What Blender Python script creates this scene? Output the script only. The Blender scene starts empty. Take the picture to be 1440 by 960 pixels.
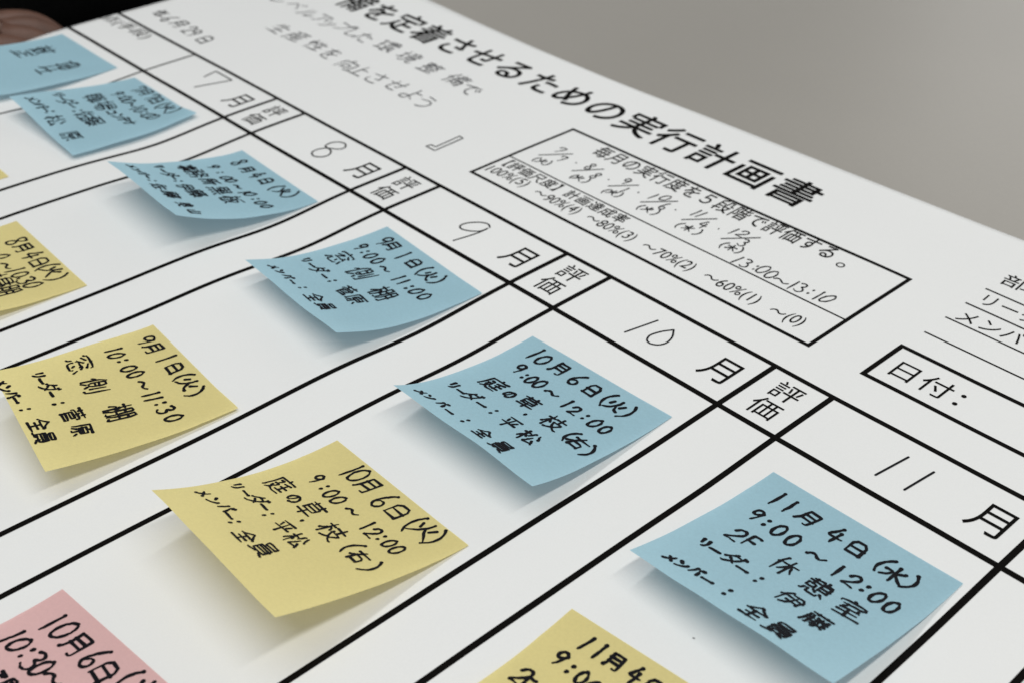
import bpy, bmesh, math, random, json
from mathutils import Vector, Matrix, noise
# ------------------------------------------------------------------ camera, light, exposure
SC = bpy.context.scene
COL = SC.collection
K = 0.09                                   # one plan unit (a month column) in metres
cam_d = bpy.data.cameras.new('camera'); cam = bpy.data.objects.new('camera', cam_d); COL.objects.link(cam)
AZ, EL, ROLL = 2.41190970, 0.609504215, -0.0138098041
fw = Vector((math.cos(EL)*math.cos(AZ), math.cos(EL)*math.sin(AZ), -math.sin(EL)))
rt = fw.cross(Vector((0, 0, 1))).normalized(); up = rt.cross(fw)
c_, s_ = math.cos(ROLL), math.sin(ROLL)
r2 = rt*c_ + up*s_; u2 = up*c_ - rt*s_
M = Matrix((r2, u2, -fw)).transposed().to_4x4()
M.translation = Vector((7.44313410, -3.81011361, 3.23792434))*K
cam.matrix_world = M
cam_d.sensor_width = 36; cam_d.lens = 1757.94854/1440*36
cam_d.clip_start = 0.01; cam_d.clip_end = 60
cam_d.dof.use_dof = True; cam_d.dof.focus_distance = 0.45; cam_d.dof.aperture_fstop = 15.0
SC.camera = cam
W = bpy.data.worlds.new('World'); SC.world = W; W.use_nodes = True
W.node_tree.nodes['Background'].inputs[0].default_value = (0.96, 0.98, 1.0, 1)
W.node_tree.nodes['Background'].inputs[1].default_value = 0.32

def area(name, loc, tgt, sx, sy, power, col):
    l = bpy.data.lights.new(name, 'AREA'); l.shape = 'RECTANGLE'; l.size = sx; l.size_y = sy
    l.energy = power; l.color = col
    o = bpy.data.objects.new(name, l); COL.objects.link(o); o.location = loc
    o.rotation_euler = (Vector(tgt)-Vector(loc)).to_track_quat('-Z', 'Y').to_euler()
    return o
# ceiling fluorescent rows that run along the columns of the sheet
def tube(name, x, y, z, sx, sy, p, col):
    o = area(name, (x, y, z), (x, y, 0), sx, sy, p, col); o.rotation_euler = (0, 0, 0); return o
tube('ceiling_tubes_near', 1.02, -0.10, 1.75, 0.09, 2.4, 17.5, (1.0, 0.975, 0.93))
tube('ceiling_tubes_far', -0.42, -0.15, 1.75, 0.09, 2.4, 13, (0.97, 0.985, 1.0))
area('table_sheen_panel', (-0.45, 3.3, 1.25), (0.45, 0.2, 0), 1.7, 1.3, 8.5, (1.0, 0.985, 0.96))  # added light panel out of view, gives the table its brighter reflection at right
SC.view_settings.view_transform = 'Standard'; SC.view_settings.look = 'None'
SC.view_settings.exposure = 0.085; SC.view_settings.gamma = 1.0; SC.view_settings.use_curve_mapping = False

# ------------------------------------------------------------------ helpers
def tag(o, label=None, cat=None, group=None, kind=None):
    if label: o['label'] = label
    if cat: o['category'] = cat
    if group: o['group'] = group
    if kind: o['kind'] = kind
    return o
def mesh_obj(name, V, F, mat, parent=None, smooth=False):
    me = bpy.data.meshes.new(name); me.from_pydata(V, [], F); me.update()
    if mat: me.materials.append(mat)
    if smooth: me.polygons.foreach_set('use_smooth', [True]*len(me.polygons))
    o = bpy.data.objects.new(name, me); COL.objects.link(o)
    if parent: o.parent = parent
    return o
def nodes(name):
    m = bpy.data.materials.new(name); m.use_nodes = True
    nt = m.node_tree; return m, nt, nt.nodes['Principled BSDF']
def add_noise(nt, scale, detail, lo, hi, rough=0.5, coord='Object', vec_scale=(1, 1, 1)):
    tc = nt.nodes.new('ShaderNodeTexCoord'); mp = nt.nodes.new('ShaderNodeMapping'); mp.inputs['Scale'].default_value = vec_scale
    n = nt.nodes.new('ShaderNodeTexNoise'); n.inputs['Scale'].default_value = scale
    n.inputs['Detail'].default_value = detail; n.inputs['Roughness'].default_value = rough
    nt.links.new(tc.outputs[coord], mp.inputs[0]); nt.links.new(mp.outputs[0], n.inputs['Vector'])
    r = nt.nodes.new('ShaderNodeMapRange'); r.inputs[3].default_value = lo; r.inputs[4].default_value = hi
    r.inputs[1].default_value = 0.3; r.inputs[2].default_value = 0.7
    nt.links.new(n.outputs['Fac'], r.inputs[0]); return n, r
def paper_mat(name, col, var, rough, trans, tcol=None, fibre=900, bump=0.25, dist=0.00006, big=14):
    m, nt, p = nodes(name)
    hsv = nt.nodes.new('ShaderNodeHueSaturation'); hsv.inputs['Color'].default_value = (*col, 1)
    n, r = add_noise(nt, fibre, 4, 1-var, 1+var, 0.7)
    n2, r2_ = add_noise(nt, big, 3, 1-var*0.9, 1+var*0.9)
    mu = nt.nodes.new('ShaderNodeMath'); mu.operation = 'MULTIPLY'
    nt.links.new(r.outputs[0], mu.inputs[0]); nt.links.new(r2_.outputs[0], mu.inputs[1])
    nt.links.new(mu.outputs[0], hsv.inputs['Value']); nt.links.new(hsv.outputs[0], p.inputs['Base Color'])
    p.inputs['Roughness'].default_value = rough; p.inputs['Specular IOR Level'].default_value = 0.3
    b = nt.nodes.new('ShaderNodeBump'); b.inputs['Strength'].default_value = bump; b.inputs['Distance'].default_value = dist
    nt.links.new(n.outputs['Fac'], b.inputs['Height']); nt.links.new(b.outputs[0], p.inputs['Normal'])
    if trans:
        t = nt.nodes.new('ShaderNodeBsdfTranslucent'); t.inputs['Color'].default_value = (*(tcol or col), 1)
        mx = nt.nodes.new('ShaderNodeMixShader'); mx.inputs[0].default_value = trans
        nt.links.new(p.outputs[0], mx.inputs[1]); nt.links.new(t.outputs[0], mx.inputs[2])
        nt.links.new(mx.outputs[0], nt.nodes['Material Output'].inputs['Surface'])
    return m
def ink_mat(name, col, rough, spec=0.4, var=0.0, scale=700):
    m, nt, p = nodes(name)
    if var:
        hsv = nt.nodes.new('ShaderNodeHueSaturation'); hsv.inputs['Color'].default_value = (*col, 1)
        n, r = add_noise(nt, scale, 3, 1-var, 1+var, 0.7); nt.links.new(r.outputs[0], hsv.inputs['Value'])
        nt.links.new(hsv.outputs[0], p.inputs['Base Color'])
    else: p.inputs['Base Color'].default_value = (*col, 1)
    p.inputs['Roughness'].default_value = rough; p.inputs['Specular IOR Level'].default_value = spec
    return m
M_SHEET = paper_mat('sheet_paper', (0.775, 0.783, 0.772), 0.018, 0.55, 0, fibre=1500, bump=0.2, dist=0.00003, big=5)
M_NOTE = {'B': paper_mat('blue_note_paper', (0.385, 0.605, 0.69), 0.05, 0.62, 0.27, (0.42, 0.62, 0.74)),
          'Y': paper_mat('yellow_note_paper', (0.80, 0.71, 0.325), 0.05, 0.62, 0.30, (0.88, 0.75, 0.32)),
          'P': paper_mat('pink_note_paper', (0.79, 0.52, 0.51), 0.04, 0.62, 0.25, (0.80, 0.45, 0.42))}
M_PRINT = ink_mat('printed_black', (0.004, 0.0035, 0.003), 0.65, 0.03, 0.3)
M_MARKER = ink_mat('marker_black', (0.0045, 0.0045, 0.007), 0.5, 0.07, 0.4)
M_PEN = ink_mat('pen_black', (0.007, 0.007, 0.009), 0.5, 0.08, 0.5)
M_PENCIL = ink_mat('pencil_grey', (0.10, 0.10, 0.105), 0.5, 0.3, 0.4, 1400)

# ------------------------------------------------------------------ the sheet's own gentle waves (plan units)
def sm(a, b, x):  # smooth step, a may exceed b
    t = min(1, max(0, (x-a)/(b-a))); return t*t*(3-2*t)
def gs(x, m, s): return math.exp(-((x-m)/s)**2)
def wave(x, y):
    A = 1.0-0.75*sm(3.0, 5.0, x)
    z = -0.029*A*gs(y, -0.90+0.05*math.sin(x*1.3), 0.34)
    z += 0.012*gs(y, -2.0, 0.5)*math.sin(x*1.1+1.0)
    e = sm(1.25, 1.76, y)
    z += e*(0.010+0.012*sm(3.6, 5.6, x)+0.012*gs(x, 0.1, .8)-0.008*gs(x, 2.4, 1.0))
    z += 0.005*noise.noise(Vector((x*0.9, y*0.9, 3.1)))+0.0018*noise.noise(Vector((x*2.6, y*2.6, 7.7)))
    return z
D = json.loads(r'''{"NP":{"B9":[2.7605,-0.4866,-0.0766,0.3559,1.8288,0.015,0.4496,1.8842,0.0246],"B10":[4.0132,-0.6164,0.0231,0.4602,1.6231,0.0087,0.3672,1.3231,0.0034],"Y10":[4.0153,-1.7081,-0.0076,0.4988,1.0189,-0.0103,0.3698,0.5068,-0.0109],"B11":[5.3454,-0.5659,0.0074,0.2677,1.0184,-0.0166,0.3349,0.8593,0.0076],"Y9":[2.7344,-1.8369,-0.0672,0.3047,0.2439,0.2601,0.2589,0.7827,0.0169],"B8":[1.4504,-0.5468,-0.0491,0.4188,0.8375,0.0082,0.4872,1.1497,-0.0201],"B7":[0.0519,-0.4862,-0.0241,0.1621,0.3405,0.0064,0.0914,1.5576,0.0615],"Y8":[1.385,-1.89,-0.02,0.33,0.9,0,0.28,0.9,0],"B6":[-1.0,-0.485,-0.008,0.24,0.8,0,0.12,1.6,0],"Y11":[5.325,-1.655,0.1,0.36,1.2,0,0.4,1.2,0],"P10":[4.03,-2.911,0.1,0.36,1.0,0,0.34,1.0,0],"Y7":[0.05,-1.69,-0.02,0.3,1,0,0.3,1,0]},"W":{"B11":[0.0125,[[0.105,[["1",0.134,0.146],["1",0.207,0.149],["月",0.314,0.148],["4",0.459,0.149],["日",0.572,0.149],["(",0.705,0.155],["水",0.772,0.174],[")",0.852,0.162]]],[0.09,[["9",0.145,0.311],[":",0.212,0.323],["0",0.28,0.326],["0",0.358,0.328],["~",0.487,0.334],["1",0.603,0.345],["2",0.678,0.349],[":",0.743,0.347],["0",0.806,0.357],["0",0.878,0.362]]],[0.105,[["2",0.184,0.501],["F",0.286,0.485],["休",0.446,0.503],["憩",0.618,0.515],["室",0.781,0.524]]],[0.085,[["リ",0.142,0.667],["ー",0.203,0.678],["ダ",0.29,0.661],["ー",0.356,0.689],[":",0.441,0.689],["伊",0.602,0.686],["藤",0.746,0.711]]],[0.085,[["メ",0.127,0.882],["ン",0.185,0.877],["バ",0.253,0.864],["ー",0.319,0.88],[":",0.421,0.878],["全",0.569,0.888],["員",0.697,0.896]]]]],"B10":[0.0115,[[0.105,[["1",0.133,0.11],["0",0.202,0.118],["月",0.321,0.107],["6",0.45,0.118],["日",0.565,0.123],["(",0.675,0.121],["火",0.744,0.131],[")",0.824,0.137]]],[0.08,[["9",0.172,0.267],[":",0.242,0.295],["0",0.289,0.294],["0",0.347,0.29],["~",0.447,0.299],["1",0.565,0.311],["2",0.631,0.322],[":",0.706,0.324],["0",0.777,0.327],["0",0.85,0.331]]],[0.1,[["庭",0.199,0.476],["の",0.323,0.477],["草",0.439,0.46],[".",0.517,0.54],["枝",0.651,0.492],["(",0.782,0.51],["右",0.847,0.522],[")",0.926,0.534]]],[0.09,[["リ",0.097,0.667],["ー",0.164,0.681],["ダ",0.232,0.663],["ー",0.321,0.681],[":",0.407,0.675],["平",0.53,0.684],["松",0.678,0.693]]],[0.08,[["メ",0.092,0.885],["ン",0.147,0.88],["バ",0.231,0.865],["ー",0.305,0.887],[":",0.41,0.876],["全",0.55,0.882],["員",0.681,0.886]]]]],"Y10":[0.0082,[[0.115,[["1",0.239,0.085],["0",0.292,0.083],["月",0.38,0.089],["6",0.514,0.101],["日",0.618,0.097],["(",0.728,0.095],["X",0.799,0.087],[")",0.87,0.084]]],[0.075,[["9",0.193,0.247],[":",0.272,0.262],["0",0.329,0.264],["0",0.389,0.266],["~",0.497,0.263],["1",0.62,0.271],["2",0.676,0.278],[":",0.727,0.272],["0",0.782,0.272],["0",0.835,0.272]]],[0.1,[["庭",0.144,0.415],["の",0.268,0.422],["草",0.379,0.408],[".",0.444,0.478],["枝",0.579,0.428],["(",0.716,0.426],["右",0.792,0.435],[")",0.882,0.445]]],[0.085,[["リ",0.07,0.601],["ー",0.137,0.598],["ダ",0.205,0.581],["ー",0.269,0.583],[":",0.33,0.6],["平",0.448,0.6],["松",0.561,0.606]]],[0.085,[["メ",0.077,0.779],["ン",0.149,0.77],["バ",0.219,0.748],["ー",0.28,0.771],[":",0.335,0.775],["全",0.457,0.793],["員",0.57,0.772]]]]],"B9":[0.0095,[[0.105,[["9",0.141,0.107],["月",0.222,0.107],["1",0.355,0.122],["日",0.467,0.112],["(",0.572,0.122],["火",0.641,0.121],[")",0.719,0.116]]],[0.085,[["9",0.111,0.265],[":",0.179,0.281],["0",0.24,0.279],["0",0.312,0.276],["~",0.418,0.288],["1",0.555,0.288],["1",0.609,0.288],[":",0.677,0.294],["0",0.739,0.285],["0",0.817,0.284]]],[0.125,[["窓",0.16,0.438],["側",0.389,0.437],["棚",0.664,0.462]]],[0.085,[["リ",0.09,0.637],["ー",0.163,0.645],["ダ",0.237,0.639],["ー",0.319,0.652],[":",0.39,0.64],["菅",0.533,0.635],["原",0.648,0.641]]],[0.08,[["メ",0.118,0.872],["ン",0.182,0.87],["バ",0.259,0.861],["ー",0.329,0.874],[":",0.413,0.857],["全",0.546,0.851],["員",0.664,0.849]]]]],"Y9":[0.0105,[[0.11,[["9",0.123,0.111],["月",0.216,0.108],["1",0.349,0.1],["日",0.458,0.095],["(",0.557,0.098],["火",0.631,0.101],[")",0.726,0.103]]],[0.09,[["1",0.114,0.319],["0",0.173,0.327],[":",0.242,0.318],["0",0.328,0.321],["0",0.396,0.31],["~",0.511,0.315],["1",0.611,0.317],["1",0.658,0.321],[":",0.715,0.302],["3",0.782,0.304],["0",0.868,0.299]]],[0.125,[["窓",0.154,0.538],["側",0.387,0.539],["棚",0.678,0.515]]],[0.09,[["リ",0.141,0.78],["ー",0.206,0.785],["ダ",0.285,0.767],["ー",0.353,0.774],[":",0.453,0.77],["菅",0.585,0.735],["原",0.73,0.735]]],[0.09,[["メ",0.134,0.981],["ン",0.199,0.979],["バ",0.271,0.96],["ー",0.329,0.961],[":",0.431,0.939],["全",0.591,0.911],["員",0.709,0.92]]]]],"B8":[0.0105,[[0.105,[["8",0.165,0.118],["月",0.298,0.124],["4",0.415,0.121],["日",0.526,0.108],["(",0.651,0.116],["X",0.728,0.105],[")",0.81,0.087]]],[0.08,[["9",0.159,0.307],[":",0.269,0.315],["0",0.364,0.322],["0",0.422,0.315],["~",0.528,0.323],["1",0.619,0.33],["0",0.661,0.31],[":",0.746,0.314],["0",0.814,0.319],["0",0.882,0.312]]],[0.115,[["事",0.137,0.488],["務",0.245,0.472],["所",0.396,0.453],["黒",0.554,0.462],["板",0.712,0.461]]],[0.09,[["リ",0.072,0.666],["ー",0.15,0.672],["ダ",0.233,0.665],["ー",0.293,0.663],[":",0.355,0.662],["伊",0.462,0.663],["藤",0.569,0.636]]],[0.09,[["メ",0.073,0.857],["ン",0.143,0.858],["バ",0.216,0.846],["ー",0.279,0.844],[":",0.346,0.84],["佐",0.453,0.846],["藤",0.587,0.824],["奥",0.76,0.818],["山",0.89,0.821]]]]],"B7":[0.0095,[[0.12,[["7",0.24,0.083],["月",0.331,0.078],["7",0.449,0.081],["日",0.525,0.083],["(",0.634,0.101],["X",0.7,0.09],[")",0.783,0.08]]],[0.1,[["9",0.237,0.261],[":",0.302,0.259],["0",0.348,0.254],["0",0.414,0.26],["~",0.484,0.265],["1",0.555,0.27],["0",0.613,0.267],[":",0.673,0.27],["0",0.729,0.268],["0",0.78,0.25]]],[0.13,[["職",0.239,0.442],["場",0.403,0.444],["コ",0.536,0.456],["ン",0.62,0.446],["テ",0.695,0.44],["ナ",0.774,0.429]]],[0.12,[["リ",0.09,0.661],["ー",0.158,0.666],["ダ",0.23,0.663],["ー",0.311,0.664],[":",0.408,0.663],["佐",0.497,0.647],["藤",0.62,0.642]]],[0.12,[["メ",0.103,0.87],["ン",0.177,0.869],["バ",0.24,0.865],["ー",0.301,0.862],[":",0.355,0.854],["松",0.48,0.868],["原",0.74,0.875]]]]],"Y8":[0.0105,[[0.115,[["8",0.242,0.104],["月",0.345,0.1],["4",0.468,0.102],["日",0.573,0.102],["(",0.653,0.089],["X",0.719,0.091],[")",0.808,0.096]]],[0.1,[["0",0.375,0.26],["~",0.504,0.274],["1",0.581,0.26],["0",0.653,0.253],[".",0.699,0.259],["3",0.739,0.254],["0",0.807,0.245]]],[0.13,[["場",0.647,0.387],["棚",0.774,0.39]]]]],"B6":[0.013,[[0.34,[["整",0.263,0.359],["理",0.686,0.362]]]]],"P10":[0.0108,[[0.13,[["1",0.143,0.133],["0",0.216,0.124],["月",0.32,0.124],["6",0.434,0.121],["日",0.531,0.128],["(",0.63,0.099],["X",0.717,0.093]]],[0.115,[["1",0.098,0.294],["0",0.158,0.291],[":",0.22,0.29],["3",0.277,0.293],["0",0.333,0.291],["~",0.413,0.289]]],[0.09,[["ア",0.263,0.43],["所",0.335,0.434]]]]],"Y11":[0.011,[[0.1,[["1",0.169,0.109],["1",0.231,0.107],["月",0.311,0.105],["4",0.415,0.113],["日",0.5,0.11]]],[0.09,[["9",0.141,0.238],[":",0.206,0.258],["0",0.266,0.262],["0",0.328,0.272]]],[0.11,[["2",0.094,0.42],["F",0.172,0.441],["休",0.259,0.458]]]]]},"hand":[[0.085,0.0085,0,[["7",2.754,0.783],["7",2.838,0.712],["・",2.929,0.735]]],[0.062,0.0085,0,[["(",2.741,0.598],["X",2.784,0.604],[")",2.826,0.614]]],[0.085,0.0085,0,[["8",3.016,0.76],["8",3.114,0.701],["・",3.197,0.727]]],[0.062,0.0085,0,[["(",3.035,0.608],["X",3.071,0.614],[")",3.124,0.621]]],[0.085,0.0085,0,[["9",3.279,0.778],["1",3.341,0.693],["・",3.412,0.734]]],[0.062,0.0085,0,[["(",3.278,0.615],["X",3.317,0.628],[")",3.362,0.634]]],[0.085,0.0085,0,[["1",3.496,0.759],["0",3.553,0.791],["6",3.612,0.718],["・",3.679,0.734]]],[0.066,0.0085,0,[["(",3.531,0.619],["X",3.575,0.63],[")",3.63,0.635]]],[0.085,0.0085,0,[["1",3.773,0.791],["1",3.806,0.795],["4",3.886,0.722],["・",3.966,0.747]]],[0.07,0.0085,0,[["(",3.801,0.625],["水",3.854,0.633],[")",3.92,0.638]]],[0.085,0.0085,0,[["1",4.037,0.783],["2",4.085,0.794],["3",4.147,0.725]]],[0.07,0.0085,0,[["(",4.09,0.635],["木",4.137,0.642],[")",4.184,0.648]]],[0.095,0.0085,0,[["1",4.232,0.566],["3",4.284,0.577],[":",4.341,0.579],["0",4.377,0.592],["0",4.435,0.584],["~",4.503,0.575],["1",4.564,0.583],["3",4.608,0.592],[":",4.661,0.596],["1",4.706,0.593],["0",4.75,0.603]]],[0.18,0.0105,2,[["レ",-0.52,1.02],["ベ",-0.312,1.035],["ル",-0.116,1.01],["ア",0.046,1.022],["ッ",0.149,1.002],["プ",0.28,1.029],["し",0.421,1.027],["た",0.55,1.016],["環",0.793,1.034],["境",1.046,1.024],["整",1.295,1.006],["備",1.566,1.007],["で",1.744,0.965]]],[0.18,0.0105,2,[["生",0.005,0.679],["産",0.214,0.691],["性",0.449,0.685],["を",0.637,0.674],["向",0.874,0.642],["上",1.004,0.648],["さ",1.176,0.649],["せ",1.36,0.669],["よ",1.545,0.657],["う",1.694,0.638]]],[0.14,0.012,0,[["年",-0.856,0.218],["6",-0.72,0.213],["月",-0.575,0.217],["2",-0.429,0.204],["9",-0.348,0.199],["日",-0.187,0.189]]]],"strokes":[[0.0085,0,[[[2.836,0.797],[2.714,0.647]]]],[0.0085,0,[[[3.091,0.791],[2.982,0.65]]]],[0.0085,0,[[[3.355,0.795],[3.248,0.668]]]],[0.0085,0,[[[3.623,0.813],[3.493,0.663]]]],[0.0085,0,[[[3.891,0.82],[3.772,0.679]]]],[0.0085,0,[[[4.171,0.826],[4.041,0.676]]]],[0.011,1,[[[0.382,-0.158],[0.357,-0.056],[0.557,-0.058],[0.482,-0.289]]]],[0.01,1,[[[1.789,-0.179],[1.759,-0.177],[1.747,-0.125],[1.77,-0.083],[1.818,-0.067],[1.861,-0.098],[1.86,-0.142],[1.789,-0.179],[1.765,-0.225],[1.77,-0.277],[1.818,-0.302],[1.864,-0.277],[1.878,-0.23],[1.842,-0.184],[1.789,-0.179]]]],[0.009,1,[[[3.142,-0.107],[3.11,-0.086],[3.064,-0.107],[3.024,-0.158],[3.016,-0.207],[3.048,-0.228],[3.096,-0.209],[3.14,-0.168],[3.142,-0.107],[3.143,-0.194],[3.113,-0.331]]]],[0.009,1,[[[4.324,-0.115],[4.284,-0.293]],[[4.425,-0.118],[4.394,-0.168],[4.376,-0.229],[4.394,-0.268],[4.424,-0.277],[4.458,-0.257],[4.473,-0.217],[4.46,-0.164],[4.425,-0.118]]]],[0.01,1,[[[5.658,-0.109],[5.63,-0.293]],[[5.777,-0.115],[5.756,-0.286]]]],[0.009,0,[[[2.211,0.476],[2.247,0.472],[2.255,0.25],[2.175,0.25],[2.181,0.283],[2.221,0.284],[2.211,0.476]]]]],"prints":[["em","備を定着させるための実行計画書",[-0.029,1.392],[3.99,1.354],0.305,0.012],["em","毎月の実行度を５段階で評価する",[2.945,0.942],[4.494,0.963],0.145,0.005],["em","。",[4.657,0.943],[4.657,0.943],0.15,0],["em","【評価尺度】計画達成率",[2.644,0.451],[3.543,0.454],0.1,0.006],["bb","100%(5)",[2.636,0.335],[2.932,0.359],0.112,0],["bb","～90%(4)",[3.016,0.331],[3.343,0.349],0.112,0],["bb","～80%(3)",[3.409,0.34],[3.738,0.356],0.112,0],["bb","～70%(2)",[3.81,0.337],[4.136,0.356],0.112,0],["bb","～60%(1)",[4.213,0.341],[4.541,0.355],0.112,0],["bb","～(0)",[4.618,0.336],[4.796,0.363],0.112,0],["em","日付：",[5.326,0.374],[5.631,0.378],0.15,0],["em","部署",[5.29,1.367],[5.471,1.376],0.12,0],["em","リーダー",[5.281,1.138],[5.589,1.155],0.12,0],["em","メンバー",[5.288,0.94],[5.615,0.968],0.12,0],["bb","点(手段)",[-1.088,-0.105],[-0.503,-0.077],0.12,0]]}''')
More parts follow.
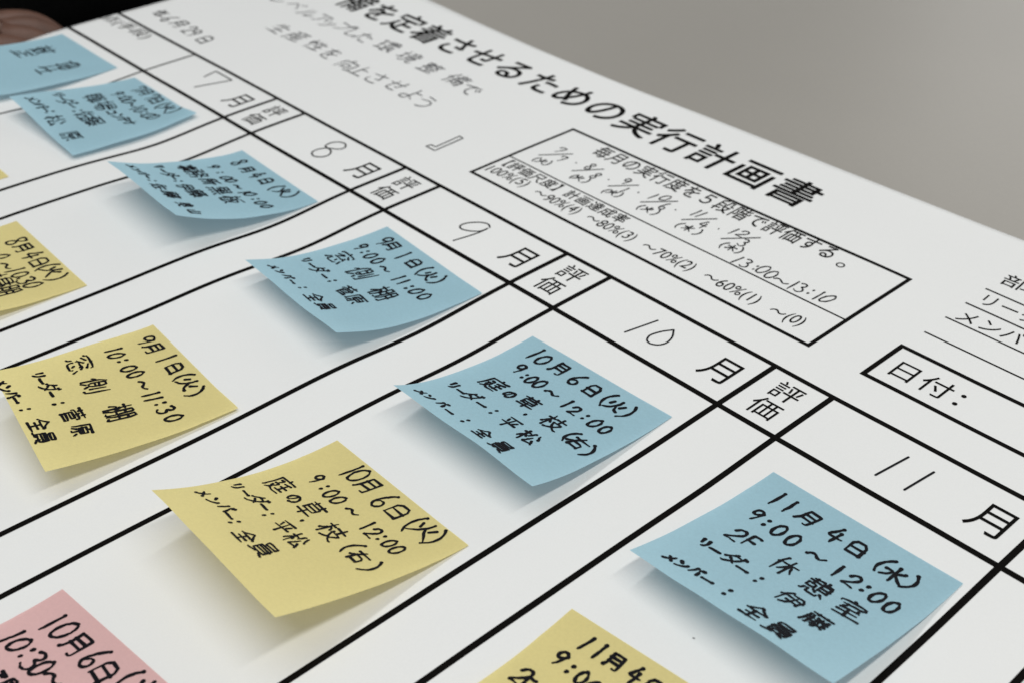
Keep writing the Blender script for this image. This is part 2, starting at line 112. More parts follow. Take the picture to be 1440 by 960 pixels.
GLYPH = json.loads(r'''{"%":"57225423542652274835414338513159306323712079188015861090 27442247114606380634092916242326293229402744 60706170618156864787408238744366536456656070","F":"39541254 3926132612271285","う":"662034153216 37895187638171737466765373467043603848382244","さ":"748769886989479034882986227722702661 57607361735963386231593159245514 81286231443143322031","し":"8473728555903889308428792915","せ":"1043693870378737 7016686265645563 788652883686328230783020","た":"37303531 87876888548551795269 864579445745 381537303531315226701888 5726572835311331","で":"88468437 72417852 7388728963876386608653824778416841534446523456315924 13284823612469228222","の":"558866867481827286628755823780367831702661224522292922351643135213661674217924803279387346545222","よ":"80344935 49144960516149854589309021881681187321703465466551665169537062718082","を":"78894690398934853276357045615559 555462538145 39263626 401439263626363130402947 712352261526 5574555454494845374527471957","ア":"484048554665456545694176368228882088 1622852284308131813478367244684666486348","コ":"20818081 212680268086","ダ":"13531553323634324028 40284416 402841297729 90168709 61655374398526911990 38524957516057637174 761380217928772977357345646063646165","ッ":"29592343 463848415152 79407457706668686870548440913791","テ":"24207820 52465260467734892889 88455445534651451345","ナ":"24883088388248685256525153515315 14408740","バ":"91208712 362728561386 76158024 848785818171807179647864775976596327","プ":"78277826 1626902795239513911087098012781878347446734669596465537735873087","ベ":"1264235226472945294338344434574679708276 72356927 8222842786288832","メ":"16871888218739746053614869367321 56545755 80777166545245464444414436383036","リ":"721972577066618047884488 27192759","ル":"905990637974777474787278668257845719 118714871982286430523119","レ":"272127822885438264727465796082598455","ン":"873787438249646840812287 23224137","ー":"86518552165215511452","上":"47418541 47894712 90890989","事":"49417841794079292129203021414941 8180815580541854 11168916 07669166 81801680 49104989489446953595","伊":"203714380648 34399139 35944686537754715571556357635716 39638563 856985164016 321030102128203421382193","休":"6044554648613777 62396439 213815391244 643969359135 35355735623861396439704577608774 31112229213522392293 629462456044613862396212","佐":"203714380648 54305230 70567090 91303430 45909390 321030102128203421382193 90557155705669554755 218231823576377438704166455647555230543054215611","側":"57343634 72717220 799489938912 183912401043094606470652 55806090 40793193 57523652 363436155715577036703634 1993183420242710","備":"47375136 199319411640 2610231919281640 405337533056 1640104407470754 86804080 74367411 86654065 63516391 36198819 40534094 80958693865144514349 34364636473751369036 511151364737444840514053","全":"84417944784622461840 49464991 77682468 12918991 93449045844181386829511348133923164110450744","務":"74407744884991519349 74407040 7440763784308626862061206019 5624522648304630 562460307040 24343524391538140914 24341429 63656564 0777156519562453 41515251594868447040 6655656463656372617753874193 4765656466658865878084937294 169326912654245326372434 56246310 376241514044264424450944","原":"39732689 32478247 5762579356944594 807986879090 55245531 90141814161515651089 5531343132323261346280628260823281315531","右":"37294028 30888288 11283628372940289028 3094294936373729402840224510 0972117220632259295582558293","向":"5109461143204327 347365736547354734483480 71948594878887288627142713281394","員":"65796586 34793486 82651865 65867688768988949093 82531853 272977297828781477132313221422292729 185319418141824382778079197918781853 408632862789149314940493","場":"549459946488648666856682698173727463 48635151 85264626 57635769537741883889 10313031 462646384739843985388512471246134626 216620652011 93495249515149493749 32733672436446638963878981957495 32632865236519701073","境":"717071887393769490939186 45578457 557055765285419338943293 53355223 77247434 64156410 29340934 20732011 4316631664158616 55705769706971708269844782464646454745685570 89357635743473353935 326929722372207318770979","奥":"37343428 557056776887749088949491 304043404543 60486955 4818481149095209 65286135 19591919201880188059 49284953 4963487045714478378527901094 9069566955701069 315536534543494349407040","室":"70457151 40353841344630472953 460749095118 8928881812181128 90911091 49914962 19718171 7934443443352134 225528532954485449536353715174518055","山":"49114986 86308693 868614861431","工":"49214986 10869186 85211421","平":"70467829 222926352946 91591059 85161416 49934916","年":"301028152821 55225593 2471244526448544 91710971 07401140163526215421552256218721","庭":"28324132394134483253 35843985479057939193 358428902393 35843579 55185410 286830763579 88545754 71767135 90765476 91181518141914651282109009901094 85315537 2755325344544462416937783579","性":"212429263437 11290648 40444039 343737394039 21102193 37909190 45598659 88304630 65906511 48154630443243384039","憩":"557648704368 88595659 1090158419762176 327632893593689371897185 787485809189 71096918 88455645 56328832 46281028 28142843 1360406041594143144313441360 885988206918571956205663 44123911291329141215","所":"80448093 1334403440561356 489054785665571972168712 0991136413201818241840134514 9143804479435743","手":"09619161 15388538 3194409449915115 1518511574118412","整":"24772491 79784978 36383645 55546649783984298521 85631563 49634991 47150915 09919191 293827392644224513531153 295429452743273929382909 9120852184206420 61276328633070407747794780499055 454938452945 553157286127612364206609 29452638123812264526453744382938","日":"79512151 79872187 7991791621162191","月":"23637863 24387838 1388197823632415261477147815788876936094","木":"1180147918742074266944454943 883554355138 493849374938 49104937513849394993 11354635513849395745706385789081","松":"365932512346 49888585 498849825669576359636444 894480277713 5913561453294644 23471651136207720779 09303630 23102340224123442394 786885798585888789919393","板":"2147164907700774 2241284334513453 71737178 71736670626159525638 499357897178 90938893879080877178 10283528 7173767081608646863984384638 3791408540814181456546198613 2294224821472210","枝":"355530462241 64796879 06760671135915492146 35280928 45248924 65476510 484849555464647968797486859188939591 4093449355876479687979648553854749474848 2294224721462210","棚":"1943264629532960 067213541852 39365636 70368936 89607060 56603960 09282928 80958695899389137113701470726972697964916594 1994195318521910 319336803862396239144013561357145735563657375759566057615791539548954693","段":"914179407813571356324944 15343834 38541554 66817081 15771574 39722974157415770778 40113710371115181591 5454815482627081668160884594 5454546266817081768786939393","水":"11353535354431542468226922711973187713810482 90818277706464566349 63497934 6349594857455243 389448935187514352435110","火":"4912493547494854 899182907184627453564854 745485328731 16512331 48544556387324871293","点":"87204920 899389908078 38813993 1094168620782278 608064936895 4939793979642064204021394939 49104939","理":"20773176 207718800982 88324432 20772015 32150915 44708970 10453045 36909390 65136690 65524452441445138813885268526653","環":"72127228 56125628 9191909380877780 648854914891 68656974717672797780 48914878 5966557248764878 77808973 068216801878 90393739 18782877318036814878 596644644452455185518564846560655966 09152715 26450945 18151878 5612881288278728412841125612","生":"222920291343 222926132811 81592159 91901090 85292229 51105190","産":"52194810 374835533557 3219322737323739 2466286431593557 09931477154016398939 80743274 56915649 84573557 86191519 89935793569155932493 6919702968326639","窓":"715469486446 297329883493699372897384 069011881673 89878072 49115116 463730522957 53725779 1639293434293629 81377736763462276028 1127121688168924 805973546355635644562359","第":"34303118 741876267829 221623184718 658869908090858186728569496948714571 901862186116 4993497348724938 149319913482457148714969 183748374938513782378253215319561864196943694571 6210611659185229 0930221623092609","職":"62804380 51115219 905385667969 27762873 89268516 62654365 453945344328 59396028 28551255 28351235 28131213 12131277 39399039 6193649173817980 28942877277628732813 3920512052196320 6688628262526151445143524387 2776127711790779 9378938590898589798079697768743973397310","草":"79472047 32243210 10789078 90161016 66246610 4962216220612034213278327934796077624962 49934962","菅":"51344928 247479747991 79912491 31243110 69106923 24912448264773477448746072622462 10169016 8845873553355134493513351246","藤":"548154844388 60416240 868876827680 54795172 80727680 13493149 51354830 842978357841 66106616 9169856678607754 5753604163386429 32223210 5354496345654369316931661366 90160916 579565936564 5481568154795481568056785980 07931374133214313131319129942394 4441624063418841 54797680 91545954575356544054","重":"19528152 90270927 85771577 7811431341141914 4938213819401963206479648162814079384938 49904913 91915191499047910991","黒":"62936084 38853994 91958081 119516881982 84571657 10719071 20288028 49714913 491348122112201320432144784480418013791251124913","：":""}''')
# hand drawn digits and signs, x y in hundredths
HANDMADE = {
 '0': [[(58, 6), (34, 14), (17, 40), (16, 68), (30, 92), (52, 94), (74, 80), (86, 52), (82, 24), (68, 8), (52, 5)]],
 '1': [[(56, 4), (52, 50), (44, 97)]],
 '2': [[(18, 30), (30, 10), (58, 4), (80, 18), (78, 40), (50, 66), (14, 92), (50, 88), (94, 92)]],
 '3': [[(20, 12), (48, 4), (74, 14), (70, 34), (42, 46), (72, 54), (84, 74), (66, 93), (36, 98), (12, 86)]],
 '4': [[(52, 4), (30, 36), (10, 62), (48, 62), (94, 60)], [(66, 30), (62, 62), (58, 98)]],
 '5': [[(26, 8), (22, 44), (54, 38), (80, 56), (76, 82), (48, 96), (14, 90)], [(24, 8), (84, 7)]],
 '6': [[(70, 3), (44, 24), (22, 54), (20, 80), (40, 96), (66, 92), (80, 74), (66, 56), (42, 56), (22, 74)]],
 '7': [[(16, 34), (18, 12), (50, 11), (84, 10), (74, 40), (60, 70), (48, 98)]],
 '8': [[(78, 14), (50, 3), (26, 14), (30, 34), (54, 48), (78, 66), (76, 88), (50, 97), (24, 88), (24, 68), (46, 50), (72, 34), (80, 16)]],
 '9': [[(80, 24), (60, 6), (32, 10), (16, 32), (26, 52), (50, 52), (74, 36), (82, 16), (76, 44), (68, 72), (54, 98)]],
 ':': [[(52, 28), (48, 34)], [(48, 70), (44, 76)]], '.': [[(46, 66), (50, 74)]], '・': [[(48, 50), (54, 53)]],
 '~': [[(4, 60), (22, 42), (40, 44), (58, 60), (76, 64), (96, 46)]],
 '(': [[(74, -2), (40, 22), (26, 52), (34, 82), (62, 104)]], ')': [[(30, -2), (62, 20), (76, 50), (66, 80), (28, 104)]],
 'X': [[(52, 4), (46, 40), (32, 70), (8, 94)], [(46, 42), (64, 66), (92, 92)], [(20, 26), (28, 48)], [(76, 20), (64, 44)]],
 '水': [[(50, 3), (50, 50), (50, 97)], [(12, 36), (42, 34), (30, 62), (8, 82)], [(84, 20), (68, 34), (54, 44)], [(54, 44), (72, 66), (94, 84)]]}
DIG = set('0123456789')
def glyph(c):
    if c in HANDMADE: return [[(x/100, y/100) for x, y in st] for st in HANDMADE[c]]
    out = []
    for s in GLYPH[c].split():
        out.append([(int(s[i:i+2])/100, int(s[i+2:i+4])/100) for i in range(0, len(s)-3, 4)])
    return out

def chaikin(P, n=1):
    for _ in range(n):
        if len(P) < 3: return P
        Q = [P[0]]
        for a, b in zip(P, P[1:]):
            Q.append((a[0]*.78+b[0]*.22, a[1]*.78+b[1]*.22)); Q.append((a[0]*.22+b[0]*.78, a[1]*.22+b[1]*.78))
        Q.append(P[-1]); P = Q
    return P
def resample(P, step):
    Q = [P[0]]
    for a, b in zip(P, P[1:]):
        n = max(1, int(math.ceil(math.hypot(b[0]-a[0], b[1]-a[1])/step)))
        for k in range(1, n+1): Q.append((a[0]+(b[0]-a[0])*k/n, a[1]+(b[1]-a[1])*k/n))
    return Q
class Ink:
    """flat pen strokes in a local (p,q) plane, then mapped onto the paper"""
    def __init__(s): s.V = []; s.F = []; s.n = 0
    def stroke(s, P, w, rnd=None, caps=True, step=0.02):
        P = resample(P, step); lift = s.n*1.0e-3; s.n = (s.n+1) % 40
        hw = []
        ph = rnd.uniform(0, 6) if rnd else 0
        for i in range(len(P)):
            f = 1.0
            if rnd: f = 1+0.14*math.sin(i*0.8+ph)+(0.22 if i == 0 else 0)-(0.34*sm(.55, 1, i/max(1, len(P)-1)) if len(P) > 4 else 0)
            hw.append(w*f/2)
        L = []; R = []
        for i, p in enumerate(P):
            a = P[max(0, i-1)]; b = P[min(len(P)-1, i+1)]
            dx, dy = b[0]-a[0], b[1]-a[1]; l = math.hypot(dx, dy) or 1e-9
            if 0 < i < len(P)-1:
                d1 = (p[0]-a[0], p[1]-a[1]); d2 = (b[0]-p[0], b[1]-p[1])
                cs = (d1[0]*d2[0]+d1[1]*d2[1])/((math.hypot(*d1)*math.hypot(*d2)) or 1e-9)
                if cs < 0.75: s.disc(p, hw[i], lift)
            nx, ny = -dy/l, dx/l
            L.append((p[0]+nx*hw[i], p[1]+ny*hw[i])); R.append((p[0]-nx*hw[i], p[1]-ny*hw[i]))
        b0 = len(s.V)
        for l, r in zip(L, R): s.V += [(l[0], l[1], lift), (r[0], r[1], lift)]
        for i in range(len(P)-1): s.F.append((b0+2*i, b0+2*i+1, b0+2*i+3, b0+2*i+2))
        if caps: s.disc(P[0], hw[0], lift+5e-4); s.disc(P[-1], hw[-1], lift+5e-4)
    def disc(s, p, r, lift):
        b = len(s.V)
        for k in range(10):
            a = k*math.pi/5; s.V.append((p[0]+r*math.cos(a), p[1]+r*math.sin(a), lift))
        s.F.append(tuple(range(b, b+10)))
    def char(s, c, x, y, h, w, pen, rnd, slant=0.0):
        rot = rnd.gauss(0, 0.055); kx = w*rnd.uniform(.92, 1.1); ky = h*rnd.uniform(.94, 1.08); wob = 0.015; slant += rnd.gauss(.03, .05)
        for st in glyph(c):
            P = chaikin(st, 2 if (c in DIG or c in '()~') else 1)
            ox, oy = rnd.gauss(0, wob), rnd.gauss(0, wob)
            Q = []
            for px, py in P:
                a = (px-.5+ox+rnd.gauss(0, .008))*kx; b = (.5-py+oy+rnd.gauss(0, .008))*ky
                a += slant*b
                Q.append((x+a*math.cos(rot)-b*math.sin(rot), y+a*math.sin(rot)+b*math.cos(rot)))
            s.stroke(Q, pen, rnd)
WID = {':': .45, '.': .45, '・': .5, '(': .5, ')': .5, '~': .85}
KANA = set('リーダメンバのコテナアッレベルプしたをさせようで')
def dense(c): return c not in HANDMADE and (len(glyph(c)) >= 7 or c in '全伊平原休')
def cw(c, h): return h*(0.62 if c in DIG else WID.get(c, 1.0))

# ------------------------------------------------------------------ floor, table
m, nt, p = nodes('dark_carpet'); n, r = add_noise(nt, 220, 4, 0.02, 0.05)
nt.links.new(r.outputs[0], p.inputs['Base Color']); p.inputs['Roughness'].default_value = 0.95
tag(mesh_obj('floor', [(-6, -6, -.72), (8, -6, -.72), (8, 8, -.72), (-6, 8, -.72)], [(0, 1, 2, 3)], m), kind='structure')
m, nt, p = nodes('grey_laminate')
hsv = nt.nodes.new('ShaderNodeHueSaturation'); hsv.inputs['Color'].default_value = (0.305, 0.287, 0.255, 1)
n, r = add_noise(nt, 900, 3, 0.97, 1.03, 0.7); n2, rr = add_noise(nt, 3.0, 3, 0.95, 1.05)
mu = nt.nodes.new('ShaderNodeMath'); mu.operation = 'MULTIPLY'
nt.links.new(r.outputs[0], mu.inputs[0]); nt.links.new(rr.outputs[0], mu.inputs[1]); nt.links.new(mu.outputs[0], hsv.inputs['Value'])
nt.links.new(hsv.outputs[0], p.inputs['Base Color']); p.inputs['Roughness'].default_value = 0.37
b = nt.nodes.new('ShaderNodeBump'); b.inputs['Strength'].default_value = 0.12; b.inputs['Distance'].default_value = 0.0002
nt.links.new(n.outputs['Fac'], b.inputs['Height']); nt.links.new(b.outputs[0], p.inputs['Normal'])
M_TAB = m
m, nt, p = nodes('dark_metal'); p.inputs['Base Color'].default_value = (.05, .05, .055, 1); p.inputs['Metallic'].default_value = .8; p.inputs['Roughness'].default_value = .45
M_LEG = m
def box_bm(bm, lo, hi, bev=0.0):
    g = bmesh.ops.create_cube(bm, size=1.0)
    c = [(a+b)/2 for a, b in zip(lo, hi)]; s = [b-a for a, b in zip(lo, hi)]
    for v in g['verts']: v.co = Vector((c[0]+v.co.x*s[0], c[1]+v.co.y*s[1], c[2]+v.co.z*s[2]))
    if bev: bmesh.ops.bevel(bm, geom=[e for e in bm.edges], offset=bev, segments=3, profile=.5, affect='EDGES')
def bm_obj(name, bm, mat, parent=None, smooth=False):
    me = bpy.data.meshes.new(name); bm.to_mesh(me); bm.free(); me.materials.append(mat)
    if smooth: me.polygons.foreach_set('use_smooth', [True]*len(me.polygons))
    o = bpy.data.objects.new(name, me); COL.objects.link(o); o.parent = parent; return o
table = bpy.data.objects.new('table', None); COL.objects.link(table); table.location = (0.6, 0.3, -0.72)
tag(table, 'grey laminate table under the large white planning sheet', 'table')
ZT = -0.0049
TX0, TX1, TY0, TY1 = -0.098, 1.75, -0.9, 1.35
def rel(lo): return tuple(a-b for a, b in zip(lo, table.location))
bm = bmesh.new(); box_bm(bm, rel((TX0, TY0, ZT-.026)), rel((TX1, TY1, ZT)), .003); bm_obj('table_top', bm, M_TAB, table)
for x, y in ((TX0+.08, TY0+.08), (TX1-.08, TY0+.08), (TX0+.08, TY1-.08), (TX1-.08, TY1-.08)):
    bm = bmesh.new(); box_bm(bm, rel((x-.02, y-.02, -.72)), rel((x+.02, y+.02, ZT-.026)), .002); bm_obj('leg', bm, M_LEG, table)

# ------------------------------------------------------------------ the planning sheet
X0, X1, Y0, Y1 = -1.085, 8.6, -6.2, 1.742
xs = []; x = X0
nx = 230; ny = 190
V = []; F = []
for j in range(ny+1):
    for i in range(nx+1):
        x = X0+(X1-X0)*i/nx; y = Y0+(Y1-Y0)*j/ny
        if j == ny: y += 0.035*gs(x, 0.0, .7)-.012*gs(x, 2.5, 1.2)+.006*math.sin(x*2.3)
        V.append((x*K, y*K, wave(x, y)*K))
for j in range(ny):
    for i in range(nx):
        a = j*(nx+1)+i; F.append((a, a+1, a+nx+2, a+nx+1))
sheet = mesh_obj('planning_sheet', V, F, M_SHEET, smooth=True)
so = sheet.modifiers.new('thickness', 'SOLIDIFY'); so.thickness = 0.00022; so.offset = -1
tag(sheet, 'large white printed planning sheet with ruled month columns lying on the grey table', 'paper sheet')
OFF = 0.0011
def drape(V, F, name, mat, off=OFF):
    o = mesh_obj(name, [(x*K, y*K, (wave(x, y)+off+l*0.02)*K) for x, y, l in V], F, mat, sheet); return o
def rule(x0, y0, x1, y1, w, name='rule_line'):
    ink = Ink(); ink.stroke([(x0, y0), (x1, y1)], w, None, False, 0.035)
    rule.k = (getattr(rule, 'k', 0)+1) % 9
    return drape(ink.V, ink.F, name, M_PRINT, OFF+0.00008*rule.k)
a_, b_ = 0.30494780, 1.0
vx = [-0.0]; 
for i in range(13): vx.append(vx[-1]+(b_ if i % 2 == 0 else a_))
HB = -0.39327356
rule(X0+.004, 0, X1-.2, 0, .026); rule(X0+.004, HB, X1-.2, HB, .028)
for i, x in enumerate(vx[:14]):
    if x < X1-.3: rule(x, .012, x, -6.0, .027 if i else .019)
def frame(x0, y0, x1, y1, w):
    rule(x0-w/2, y0, x1+w/2, y0, w); rule(x0-w/2, y1, x1+w/2, y1, w); rule(x0, y0, x0, y1, w); rule(x1, y0, x1, y1, w)
frame(2.60234, 0.23038, 4.91786, 1.03159, .021); rule(2.60234, .517, 4.91786, .517, .010)
frame(5.2079, 0.23269, 8.2, 0.52948, .024)
for y in (1.222, 1.045, .874, .700): rule(5.212, y, 8.2, y, .0105)

def text_mesh(t, bold):
    cu = bpy.data.curves.new('printed_text', 'FONT'); cu.body = t; cu.resolution_u = 5; cu.offset = 0
    o = bpy.data.objects.new('printed_text', cu); COL.objects.link(o)
    dg = bpy.context.evaluated_depsgraph_get(); dg.update(); e = o.evaluated_get(dg); me = e.to_mesh()
    V = [(v.co.x, v.co.y) for v in me.vertices]; F = [tuple(p.vertices) for p in me.polygons]
    e.to_mesh_clear(); bpy.data.objects.remove(o); bpy.data.curves.remove(cu); return V, F
def put_print(t, cx, cy, sx, sy, ang, bold=0, acc=None):
    """one em box glyph centred at (cx, cy)"""
    V, F = text_mesh(t, bold); ca, sa = math.cos(ang), math.sin(ang)
    for k, (dx, dy) in enumerate(((0, 0), (bold, bold), (-bold, -bold), (bold, -bold), (-bold, bold)) if bold else ((0, 0),)):
        b = len(acc[0])
        for x, y in V:
            u, v = (x+dx-.5)*sx, (y+dy-.38)*sy
            acc[0].append((cx+u*ca-v*sa, cy+u*sa+v*ca, k*.002))
        acc[1].extend(tuple(i+b for i in f) for f in F)
for kind, t, A, B, H, bold in D['prints']:
    acc = ([], [])
    if kind == 'em':
        n = len(t); ang = math.atan2(B[1]-A[1], B[0]-A[0]) if n > 1 else 0
        if abs(ang) > .06: ang = 0
        adv = (B[0]-A[0])/(n-1) if n > 1 else H
        for i, c in enumerate(t):
            f = i/(n-1) if n > 1 else 0
            put_print(c, A[0]+(B[0]-A[0])*f, A[1]+(B[1]-A[1])*f, min(adv*.98, H*1.2) if n > 1 else H, H, ang, bold, acc)
    else:
        V, F = text_mesh(t, bold); x0 = min(v[0] for v in V); x1 = max(v[0] for v in V); k = (B[0]-A[0])/(x1-x0)
        for x, y in V:
            acc[0].append((A[0]+(x-x0)*k, A[1]+(B[1]-A[1])*(x-x0)/(x1-x0)+(y-.33)*H, 0))
        acc[1].extend(F)
    drape(acc[0], acc[1], 'printed_text', M_PRINT, OFF+.0006)
for i in range(0, 12, 2):                       # month kanji and the narrow 'evaluation' heads
    acc = ([], []); put_print('月', vx[i+1]-.138, -.193, .18, .20, 0, .002, acc); drape(acc[0], acc[1], 'printed_text', M_PRINT, OFF+.0006)
    acc = ([], []); xc = (vx[i+1]+vx[i+2])/2
    put_print('評', xc, -.118, .142, .142, 0, .001, acc); put_print('価', xc, -.268, .142, .142, 0, .001, acc)
    drape(acc[0], acc[1], 'printed_text', M_PRINT, OFF+.0006)
rnd = random.Random(11)
TONE = [M_PEN, M_PEN, M_PENCIL]
for h, wd, tone, items in D['hand']:
    ink = Ink()
    for c, x, y in items: ink.char(c, x, y, h, cw(c, h), wd, rnd, 0.0)
    drape(ink.V, ink.F, 'handwriting', TONE[tone], OFF+.0009)
for wd, tone, ls in D['strokes']:
    ink = Ink()
    for l in ls: ink.stroke(chaikin([tuple(q) for q in l], 2 if len(l) > 8 else 0), wd, None)
    drape(ink.V, ink.F, 'handwriting', TONE[tone], OFF+.0009)

for sx_, sy_, dx_, dy_ in ((5.695, -1.447, .005, .002),):
    ink = Ink(); ink.stroke([(sx_, sy_), (sx_+dx_, sy_+dy_)], .004, None); drape(ink.V, ink.F, 'pencil_speck', M_PENCIL, OFF+.0009)

# ------------------------------------------------------------------ sticky notes
S = 0.83
def side(p0, head, al, m_, n=48):
    out = [(p0[0], p0[1], 0.0)]; s = z = 0.0
    for k in range(n):
        th = al*((k+.5)/n)**m_; s += math.cos(th)*S/n; z += math.sin(th)*S/n
        out.append((p0[0]+s*math.cos(head), p0[1]+s*math.sin(head), z))
    return out
def lerp_list(L, t):
    t = min(1.02, max(0, t))*(len(L)-1); i = min(len(L)-2, int(t)); f = t-i
    return tuple(L[i][k]*(1-f)+L[i+1][k]*f for k in range(3))
class Note:
    def __init__(s, p, seed):
        s.seed = seed; s.curl = {5: .012, 7: .026, 1: .004}.get(seed, 0.002)
        TR = (p[0]+S*math.cos(p[2]), p[1]+S*math.sin(p[2]))
        s.L = side((p[0], p[1]), p[2]-math.pi/2+p[5], p[3], p[4]); s.R = side(TR, p[2]-math.pi/2+p[8], p[6], p[7])
    def at(s, u, t):
        a = lerp_list(s.L, t); b = lerp_list(s.R, t)
        x, y, z = (a[k]*(1-u)+b[k]*u for k in range(3))
        z += 0.0022+wave(x, y)*(1-min(1, max(0, t)))**3+0.016*t*(noise.noise(Vector((u*2.1, t*1.9, s.seed*3.3))))+.004*noise.noise(Vector((u*5, t*4, s.seed*1.7)))*min(1, t*3)+s.curl*sm(.72, 1, u)*(1-sm(0, .45, t))+.0012*gs(t, .2, .018)
        z = max(z, wave(x, y)+0.0022)
        return Vector((x, y, z))
    def on(s, u, t, off):
        e = .01; P = s.at(u, t); n = (s.at(u+e, t)-s.at(u-e, t)).cross(s.at(u, t-e)-s.at(u, t+e)).normalized()
        return P+n*off
LAB = {'B11': 'blue sticky note dated 11月4日 at lower right, nearest blue note',
 'B10': 'blue sticky note dated 10月6日 in the October column, lifting at its lower corner',
 'B9': 'blue sticky note dated 9月1日 in the September column',
 'B8': 'blue sticky note dated 8月4日 in the August column, strongly curled up',
 'B7': 'blue sticky note dated 7月7日 in the July column, nearly flat',
 'B6': 'blurred blue sticky note with two large characters at the far left edge of the sheet',
 'Y10': 'yellow sticky note dated 10月6日 below the blue October note, curling up',
 'Y9': 'yellow sticky note dated 9月1日 below the blue September note',
 'Y8': 'yellow sticky note dated 8月4日 cut by the left edge of the picture',
 'Y7': 'yellow sticky note of which only a corner shows at the left edge of the picture',
 'Y11': 'yellow sticky note dated 11月4日 cut by the bottom edge of the picture',
 'P10': 'pink sticky note dated 10月6日 in the bottom left corner'}
NAME = {'B': 'blue_sticky_note', 'Y': 'yellow_sticky_note', 'P': 'pink_sticky_note'}
for q, (key, prm) in enumerate(D['NP'].items()):
    N = Note(prm, q+1); O = N.at(0, 0)*K; n = 44
    V = [N.at(i/n, j/n)*K-O for j in range(n+1) for i in range(n+1)]
    F = [(j*(n+1)+i, (j+1)*(n+1)+i, (j+1)*(n+1)+i+1, j*(n+1)+i+1) for j in range(n) for i in range(n)]
    o = mesh_obj(NAME[key[0]], V, F, M_NOTE[key[0]], smooth=True); o.location = O
    tag(o, LAB[key], 'sticky note', 'sticky notes stuck on the planning sheet')
    if key not in D['W']: continue
    pen, lines = D['W'][key]; rnd = random.Random(100+q)
    mat = M_MARKER if key != 'Y10' else M_PEN
    for h, items in lines:
        ink = Ink()
        for c, u, t in items:
            big = 1.0 if h > .3 else (1.22 if dense(c) else .76 if c in KANA else 1.0)
            hh = h*S*big*(1.13 if key not in ('B7', 'B8') else 1.1)*(1.3 if c == 'F' else 1)*(.86 if key in ('P10', 'Y11') else 1); w = cw(c, hh)*(.5 if h > .3 else .82 if c in KANA and c != 'ー' else .92 if c not in HANDMADE else 1.05)
            ink.char(c, u*S, -t*S, hh, w, pen*(1.02 if dense(c) else 1.22)*({'B7': 1.05, 'B8': 1.05, 'Y10': 1.15, 'B9': 1.12, 'Y9': 1.1, 'B11': .9}.get(key, 1)), rnd, 0.03)
        mesh_obj('handwriting', [N.on(a/S, -b/S, 0.0012+l*.02)*K-O for a, b, l in ink.V], ink.F, mat, o)

# ------------------------------------------------------------------ the person sitting beyond the left edge of the sheet
m, nt, p = nodes('black_cloth'); n, r = add_noise(nt, 300, 3, .004, .010); nt.links.new(r.outputs[0], p.inputs['Base Color']); p.inputs['Roughness'].default_value = .95; p.inputs['Specular IOR Level'].default_value = .1
M_CLOTH = m
m, nt, p = nodes('skin'); p.inputs['Base Color'].default_value = (.11, .052, .033, 1); p.inputs['Roughness'].default_value = .55
hsv = nt.nodes.new('ShaderNodeHueSaturation'); hsv.inputs['Color'].default_value = (.11, .052, .033, 1)
n, r = add_noise(nt, 60, 3, .8, 1.15); nt.links.new(r.outputs[0], hsv.inputs['Value']); nt.links.new(hsv.outputs[0], p.inputs['Base Color'])
M_SKIN = m
m, nt, p = nodes('hair'); p.inputs['Base Color'].default_value = (.01, .008, .007, 1); p.inputs['Roughness'].default_value = .5
M_HAIR = m
BX, BY = -0.50, 0.12
J = {}; E = []; R = {}
def j(n_, x, y, z, r, par=None):
    J[n_] = (x, y, z); R[n_] = r
    if par: E.append((par, n_))
j('pelvis', BX, BY, -.24, .15); j('belly', BX+.02, BY, -.08, .15, 'pelvis'); j('chest', BX+.04, BY, .10, .15, 'belly'); j('upper', BX+.04, BY, .22, .11, 'chest')
j('neck', BX+.06, BY, .31, .055, 'upper'); j('headlow', BX+.09, BY, .38, .075, 'neck'); j('headtop', BX+.09, BY, .47, .088, 'headlow')
for sgn, tagn in ((-1, 'a'), (1, 'b')):
    j('sh'+tagn, BX+.04, BY+sgn*.17, .20, .07, 'upper')
    j('hip'+tagn, BX+.03, BY+sgn*.10, -.26, .10, 'pelvis'); j('knee'+tagn, BX+.42, BY+sgn*.13, -.20-.02, .07, 'hip'+tagn)
    j('ank'+tagn, BX+.40, BY+sgn*.13, -.63, .045, 'knee'+tagn); j('toe'+tagn, BX+.55, BY+sgn*.14, -.68, .035, 'ank'+tagn)
HZ = -.021
j('elba', BX+.10, BY-.33, -.04, .05, 'sha'); j('wra', -.205, -.135, HZ+.002, .028, 'elba'); j('palma', -.160, -.088, HZ+.002, .026, 'wra')
j('elbb', BX+.10, BY+.30, -.06, .05, 'shb'); j('wrb', BX+.30, BY+.20, -.10, .028, 'elbb'); j('palmb', BX+.35, BY+.17, -.11, .026, 'wrb')
hx, hy = J['palma'][:2]
dv = Vector((.50, .87, 0)).normalized(); sd = Vector((dv.y, -dv.x, 0))
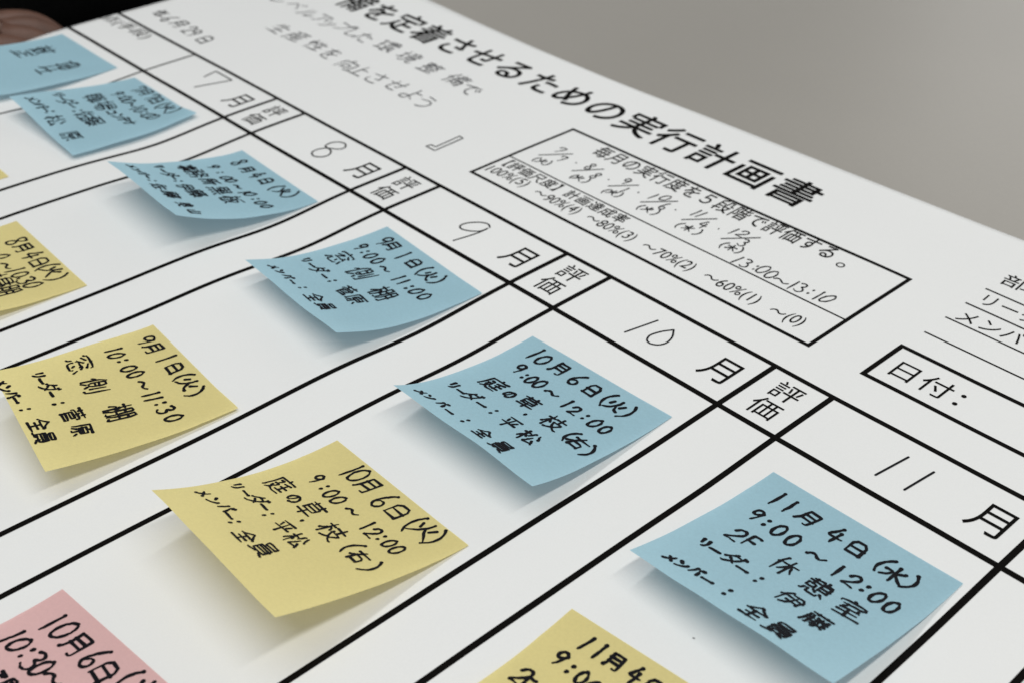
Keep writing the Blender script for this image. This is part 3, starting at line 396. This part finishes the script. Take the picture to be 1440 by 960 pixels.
for k, (o_, l_) in enumerate(((-.024, .030), (-.008, .036), (.009, .034), (.024, .026))):
    base = Vector((hx, hy, 0))+dv*.022+sd*o_
    pr = 'palma'
    for q, (d_, z_) in enumerate(((.0, .006), (l_*.75, .008), (l_*1.25, -.004), (l_*1.45, -.016))):
        P_ = base+dv*d_; nm = 'f%d%d' % (k, q); j(nm, P_.x, P_.y, HZ+z_, (.0125, .0118, .0105, .0090)[q], pr); pr = nm
P_ = Vector((hx, hy, 0))+sd*.036+dv*.0; j('t0', P_.x, P_.y, HZ-.004, .011, 'palma'); P_ = P_+sd*.01+dv*.03; j('t1', P_.x, P_.y, HZ-.010, .009, 't0')
names = list(J); idx = {n_: i for i, n_ in enumerate(names)}
me = bpy.data.meshes.new('person'); me.from_pydata([J[n_] for n_ in names], [(idx[a], idx[b]) for a, b in E], []); me.update()
po = bpy.data.objects.new('person', me); COL.objects.link(po)
sk = po.modifiers.new('skin', 'SKIN')
for i, n_ in enumerate(names):
    v = me.skin_vertices[0].data[i]; v.radius = (R[n_], R[n_]); v.use_root = (n_ == 'pelvis')
po.modifiers.new('sub', 'SUBSURF').levels = 2
dg = bpy.context.evaluated_depsgraph_get(); dg.update()
nm = bpy.data.meshes.new_from_object(po.evaluated_get(dg)); po.modifiers.clear(); po.data = nm; nm.name = 'person'
nm.materials.clear(); nm.materials.append(M_CLOTH); nm.materials.append(M_SKIN)
wr = Vector(J['wra']); dwr = (Vector(J['palma'])-wr).normalized(); wb = Vector(J['wrb']); dwb = (Vector(J['palmb'])-wb).normalized()
for f in nm.polygons:
    f.use_smooth = True; c = f.center
    if (c-wr).dot(dwr) > .0 and (c-wr).length < .2 and c.x > -.26: f.material_index = 1
    elif (c-wb).dot(dwb) > 0 and (c-wb).length < .1: f.material_index = 1
    elif c.z > .30: f.material_index = 1
tag(po, 'person in black clothes sitting beyond the left edge, one hand at the table edge', 'person')
bm = bmesh.new(); bmesh.ops.create_uvsphere(bm, u_segments=20, v_segments=12, radius=.097)
for v in bm.verts: v.co.z *= 1.05; v.co += Vector((BX+.07, BY, .46))
bm_obj('hair', bm, M_HAIR, po, True)
